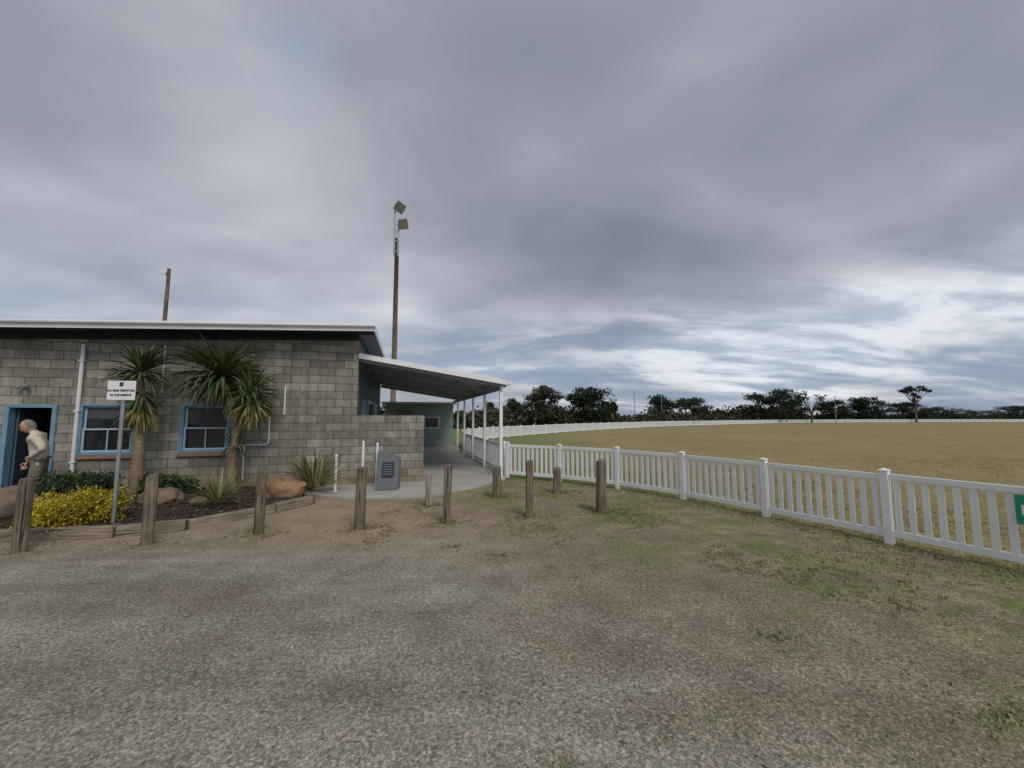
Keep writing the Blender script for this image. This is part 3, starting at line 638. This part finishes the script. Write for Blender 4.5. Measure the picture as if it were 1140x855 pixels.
# ---------------------------------------------------------------- distant trees
def tree(name,px,Y_,top,wpx,mat=None,kind='dome'):
    mat=mat or random.choice((M['tree'],M['tree'],M['treeb'])); X_=(px-570)/428*Y_; h=(464-top)/428*Y_+1.6; w_=wpx/428*Y_
    e=empty(name,(X_,Y_,0)); mb=MB(); bl=[]
    if kind=='dome':
        h*=1.07
        mb.tube([(0,0,0),(.1,0,h*.3),(0,0,h*.7)],[h*.045,h*.035,h*.012],8)
        for i in range(34):
            a=random.uniform(0,6.28); q=random.random()**.5; zz=random.uniform(.22,.92)
            rr=w_*.5*math.sqrt(max(.05,1-((zz-.40)/.62)**2))*.92
            x,y=math.cos(a)*q*rr,math.sin(a)*q*rr; s_=w_*random.uniform(.09,.17)
            bl.append((x,y,zz*h,s_*1.15,s_*1.15,h*random.uniform(.08,.13)))
            if i%5==0: mb.tube([(0,0,h*.3),(x*.5,y*.5,zz*h*.75),(x,y,zz*h)],[h*.02,h*.012,h*.005],6)
        for i in range(6): bl.append((random.uniform(-.4,.4)*w_,random.uniform(-.3,.3)*w_,h*random.uniform(.1,.3),w_*.14,w_*.14,h*.12))
        V,F=leafcloud(bl,210,h*.036,14,.55)
    elif kind=='umbrella':
        mb.tube([(0,0,0),(.3,0,h*.45),(-.1,0,h*.85)],[.3,.22,.1],8)
        for i in range(13):
            x,y=random.uniform(-.5,.5)*w_,random.uniform(-.3,.3)*w_; z=h*random.uniform(.68,.97)
            mb.tube([(.2,0,h*.5),(x*.5,y*.5,h*.66),(x,y,z)],[.12,.08,.04],6); bl.append((x,y,z,w_*.13,w_*.13,h*.05))
        V,F=leafcloud(bl,80,h*.03,12,.5)
    else:
        mb.tube([(0,0,0),(.1,0,h*.3)],[.22,.16],8)
        for i in range(22):
            a=random.uniform(0,6.28); x,y=math.cos(a)*w_*.5*random.uniform(.3,1),math.sin(a)*w_*.4; z=h*random.uniform(.7,1)
            mb.tube([(.1,0,h*.3),(x*.4,y*.4,h*.5),(x*.8,y*.8,z*.85),(x,y,z)],[.10,.07,.04,.02],5); bl.append((x,y,z,.6,.6,.4))
        V,F=leafcloud(bl,26,.22,10,.6)
    mb.obj('trunk_and_limbs',[M['treebark']],e,smooth=True); np_obj('crown',V,F,mat,e)
for t in [(574,62,447,26),(604,60,434,48),(656,64,435,56),(548,66,450,28),(679,70,449,18),(735,95,442,36),(768,92,445,42),(803,108,456,28),(858,98,436,56),(833,102,452,28),(882,104,446,26),(925,112,447,28),(962,116,444,36),(1004,122,449,42),(1043,128,453,38),(1092,132,457,42),(1132,130,453,42),(1170,130,450,44)]:
    tree('coastal_tree',*t)
tree('umbrella_tree',1018,110,430,24,kind='umbrella',mat=M['tree']); tree('bare_tree',902,98,437,28,M['tree2'],'bare')
bl=[]
line=[(-60,50),(-30,52),(-12,55),(0,62),(12,66),(24,74),(36,86),(52,98),(72,110),(98,120),(130,128),(165,134),(210,136),(260,120)]
for p in catmull(line,14):
    for k in range(4):
        s_=random.uniform(1.6,3.0)*(1+p.y/250); hh=.38+1.15*max(0,mn.noise(Vector((p.x*.09,p.y*.09,k*.2)))+.32); bl.append((p.x+random.uniform(-3,3),p.y+random.uniform(-3,4),random.uniform(.4,1.5)*hh,s_*1.4,s_,random.uniform(.7,1.3)*hh*(1+p.y/250)))
V,F=leafcloud(bl,150,.42,12,.6); np_obj('scrub_belt',V,F,M['tree2'])
e=empty('distant_pavilion',(37.5,88,0),-.4); mb=MB(); mb.box(-2.6,2.6,-1.5,1.5,0,2.3,0); mb.box(-1.6,-.6,-1.54,-1.5,.0,1.9,1); mb.box(.4,1.8,-1.54,-1.5,.9,1.7,1); mb.obj('walls',[M['pale'],M['dark']],e)
mb=MB(); mb.hexa([(-3,-1.9,2.3),(3,-1.9,2.3),(3,1.9,2.3),(-3,1.9,2.3),(-2.8,-.05,3.2),(2.8,-.05,3.2),(2.8,.05,3.2),(-2.8,.05,3.2)]); mb.obj('roof',[M['whitemetal']],e)
for (x,y,h) in ((28,88,7.5),(35,90,6.5),(84,100,7)):
    mb=MB(); mb.tube([(0,0,0),(0,0,h)],[.09,.06],8); mb.box(-.5,.5,-.06,.06,h-.3,h-.2); mb.obj('distant_lamp_pole',[M['steel']],loc=(x,y,0))

# ---------------------------------------------------------------- grass tufts
def tufts(name,spots,mat,hmin,hmax,blades=14,spread=.05):
    V=[]
    for (x,y,s_) in spots:
        n_=int(blades*s_)+3
        for i in range(n_):
            a=random.uniform(0,6.28); r_=spread*s_*random.random(); bx,by=x+math.cos(a)*r_,y+math.sin(a)*r_
            h=random.uniform(hmin,hmax)*(.6+.5*s_); la=random.uniform(0,6.28); ln=h*random.uniform(.2,1.1); w_=.0028+.0016*random.random()
            sx,sy=-math.sin(la)*w_,math.cos(la)*w_
            V+=[(bx-sx,by-sy,0),(bx+sx,by+sy,0),(bx+sx*.4+math.cos(la)*ln,by+sy*.4+math.sin(la)*ln,h),(bx-sx*.4+math.cos(la)*ln,by-sy*.4+math.sin(la)*ln,h)]
    V=np.array(V); return np_obj(name,V,np.arange(len(V)).reshape(-1,4),mat)
P2=[(p[0],p[1]) for p in poly]
sg=[];sdry=[]
for _ in range(30000):
    y=1.2+11*random.random(); x=random.uniform(-3.5,7.5)
    if x>1.45*y+.8: continue
    ff=x*.8+y*.5
    v=mn.noise(Vector((x*.8+3,y*.8,1)))+.5*mn.noise(Vector((x*2.5,y*2.5,4)))+.35*mn.noise(Vector((x*7,y*7,2)))
    thr=.56-.13*max(0,min(4,ff-1.4))
    if ff<1.0: continue
    if v>thr+random.uniform(-.15,.25): (sg if mn.noise(Vector((x*.6,y*.6,8)))+random.uniform(-.2,.2)>-.08 else sdry).append((x,y,random.uniform(.4,1)))
    elif random.random()<.08*max(0,min(1,(ff-1.5)/3)): sdry.append((x,y,random.uniform(.3,.7)))
# small weeds in the worn gravel
for (wx,wy,wr) in ((1.95,2.95,.10),(2.6,2.2,.12),(3.3,3.4,.16),(-.1,4.6,.10),(-.7,4.9,.10)):
    for _ in range(int(420*wr)):
        a=random.uniform(0,6.28); r_=abs(random.gauss(0,wr)); (sg if random.random()<.6 else sdry).append((wx+math.cos(a)*r_*1.4,wy+math.sin(a)*r_,random.uniform(.2,.6)))
for x,y,h,w_ in BL+[(-1.5,7.1,0,.1)]:
    for i in range(100 if x>-4 else 45):
        a=random.uniform(0,6.28); r_=w_*.5+random.random()**1.5*.30; sg.append((x+math.cos(a)*r_*1.3,y+math.sin(a)*r_,random.uniform(.4,1)))
for a,b_ in zip(near_pts,near_pts[1:]):
    for i in range(190):
        t=random.random(); o=random.gauss(0,.14); (sg if random.random()<.5 else sdry).append((a[0]+(b_[0]-a[0])*t+o,a[1]+(b_[1]-a[1])*t+o,random.uniform(.5,1.1)))
sg=[q for q in sg if not inside(q[0],q[1],pl)]; sdry=[q for q in sdry if not inside(q[0],q[1],pl)]
tufts('grass',sg,M['grass'],.010,.028,7,.055); tufts('dry_grass',sdry,M['drygrass'],.008,.026,6,.055)
so_=[]
for _ in range(6000):
    y=2+13*random.random()**1.2; x=random.uniform(0,20)
    if x<1.5*y+1 and inside(x,y,P2): so_.append((x,y,random.uniform(.5,1)))
tufts('oval_turf_blades',so_,M['drygrass'],.015,.035,7,.08)

# ---------------------------------------------------------------- person
def skinned(verts,edges,rad,root=0,sub=2):
    me=bpy.data.meshes.new('tmp'); me.from_pydata(verts,edges,[]); ob=bpy.data.objects.new('tmp',me); col.objects.link(ob)
    bpy.context.view_layer.objects.active=ob
    ob.modifiers.new('skin','SKIN')
    for i,r_ in enumerate(rad):
        sv=me.skin_vertices[0].data[i]; sv.radius=(r_,r_) if not isinstance(r_,tuple) else r_; sv.use_root=(i==root)
    ss=ob.modifiers.new('sub','SUBSURF'); ss.levels=sub; ss.render_levels=sub
    dg=bpy.context.evaluated_depsgraph_get(); ev=ob.evaluated_get(dg); m2=bpy.data.meshes.new_from_object(ev)
    bpy.data.objects.remove(ob); return m2
PR=empty('standing_man',(-8.36,6.90,0.0),math.radians(42))
J=[(0,0,.84),(-.01,0,.98),(-.04,0,1.12),(-.07,0,1.24),(-.10,0,1.32),(-.13,0,1.38),
   (0,-.085,.78),(-.05,-.09,.44),(.02,-.09,.08),
   (0,.085,.78),(.03,.10,.44),(.10,.11,.08),
   (-.06,-.19,1.25),(.08,-.38,1.05),(-.05,-.19,.93),
   (-.06,.19,1.25),(-.06,.27,1.00),(-.18,.19,.80)]
E=[(0,1),(1,2),(2,3),(3,4),(4,5),(0,6),(6,7),(7,8),(0,9),(9,10),(10,11),(3,12),(12,13),(13,14),(3,15),(15,16),(16,17)]
R=[(.14,.125),(.15,.13),(.155,.135),(.14,.12),(.065,.065),(.052,.052),.10,.074,.055,.10,.074,.055,.078,.057,.036,.078,.057,.036]
me=skinned(J,E,R)
for v in me.vertices:   # cloth folds
    n_=mn.noise(v.co*9)*.010+mn.noise(Vector((v.co.x*5,v.co.y*5,v.co.z*22)))*.007
    if v.co.z<1.33: v.co+=v.normal*n_
for mt in (M['shirt'],M['trouser'],M['skin']): me.materials.append(mt)
for f in me.polygons:
    c=f.center; f.use_smooth=True
    arm=(abs(c.y)>.165 or (c.x<-.13 and c.z<1.0)) and c.z>.76
    if c.z<.87 and not arm: f.material_index=1
    elif c.z>1.355: f.material_index=2
    elif arm and ((c-Vector(J[14])).length<.07 or (c-Vector(J[17])).length<.08): f.material_index=2
    else: f.material_index=0
body=bpy.data.objects.new('body',me); col.objects.link(body); body.parent=PR
bm=bmesh.new(); bmesh.ops.create_uvsphere(bm,u_segments=28,v_segments=20,radius=1)
for v in bm.verts:
    p=v.co; x,y,z=p.x*.098,p.y*.076,p.z*.118
    if p.z<0: x*=1-.10*abs(p.z); y*=1-.22*abs(p.z)
    if x<0 and p.z<-.3: x-=.008
    d=math.exp(-((p.y/.16)**2+((p.z+.10)/.22)**2))
    if p.x<0: x-=.026*d
    for sy in (-1,1):
        dd=math.exp(-(((p.y-sy*.42)/.2)**2+((p.z-.06)/.14)**2))
        if p.x<0: x+=.010*dd
    if p.x<0: x-=.006*math.exp(-((p.z-.26)/.1)**2)
    if p.x<0: x-=.006*math.exp(-(((p.z+.48)/.08)**2+(p.y/.3)**2))
    v.co=Vector((x,y,z))
me=bpy.data.meshes.new('head'); bm.to_mesh(me); bm.free()
me.materials.append(M['skin']); me.materials.append(M['hair'])
for f in me.polygons:
    f.use_smooth=True; c=f.center
    if (c.x>.0 and c.z>-.06) and c.z<.10 and (c.x>.02 or c.z>0.02): f.material_index=1
hd=bpy.data.objects.new('head',me); col.objects.link(hd); hd.parent=PR; hd.location=(-.17,0,1.435); hd.rotation_euler=(0,math.radians(-22),math.radians(-14))
mb=MB()
for sy in (-1,1):
    c=Vector((.012,sy*.076,.0)); mb.tube([c+Vector((0,0,-.03)),c+Vector((.006,sy*.008,0)),c+Vector((0,sy*.006,.028))],[.006,.014,.009],8,0)
    mb.tube([(-.088,sy*.032,.008),(-.094,sy*.032,.008)],[.010,.006],8,1)
    mb.tube([(-.092,sy*.018,.030),(-.096,sy*.034,.034),(-.086,sy*.048,.030)],.004,6,2)
mb.tube([(-.102,-.024,-.056),(-.106,0,-.056),(-.102,.024,-.056)],.004,6,1)
mb.obj('ears_and_eyes',[M['skin'],M['eye'],M['hair']],hd,smooth=True)
def hand(name,wr,dirv,curl,side):
    w_=Vector(wr); d=Vector(dirv).normalized(); up=Vector((0,side,0)); sdv=d.cross(up).normalized()
    V_=[w_,w_+d*.045,w_+d*.08]; me=skinned([tuple(v) for v in V_],[(0,1),(1,2)],[.026,(.034,.018),(.034,.017)],0,1)
    bm=bmesh.new(); bm.from_mesh(me)
    for i in range(4):
        o=w_+d*.07+sdv*(-.027+.018*i); L=[.062,.072,.068,.052][i]
        pts_=[o,o+d*L*.45-up*curl*.012,o+d*L*.75-up*curl*.035,o+d*L*.9-up*curl*.055]
        m3=skinned([tuple(v) for v in pts_],[(0,1),(1,2),(2,3)],[.0095,.009,.008,.007],0,1); bm.from_mesh(m3)
    o=w_+d*.02+sdv*-.022; pts_=[o,o+d*.03-sdv*.025,o+d*.055-sdv*.03-up*.01]
    m3=skinned([tuple(v) for v in pts_],[(0,1),(1,2)],[.012,.010,.008],0,1); bm.from_mesh(m3)
    me=bpy.data.meshes.new(name); bm.to_mesh(me); bm.free(); me.materials.append(M['skin'])
    for f in me.polygons: f.use_smooth=True; f.material_index=0
    ob=bpy.data.objects.new(name,me); col.objects.link(ob); ob.parent=PR
hand('left_hand',(-.05,-.19,.93),(-.6,.35,-.4),.5,-1); hand('right_hand',(-.18,.19,.80),(-.2,-.05,-1),.7,1)
mb=MB()
for (x,y) in ((.02,-.09),(.10,.11)):
    mb.tube([(x+.06,y,.045),(x,y,.055),(x-.09,y,.04),(x-.17,y,.028)],[.042,.052,.044,.026],10)
mb.obj('boots',[M['shoe']],PR,smooth=True)
mb=MB(); ring=[(math.cos(a)*.135-.005,math.sin(a)*.130,.885) for a in np.linspace(0,2*math.pi,25)]
mb.tube(ring,.012,6); mb.obj('belt',[M['shoe']],PR)
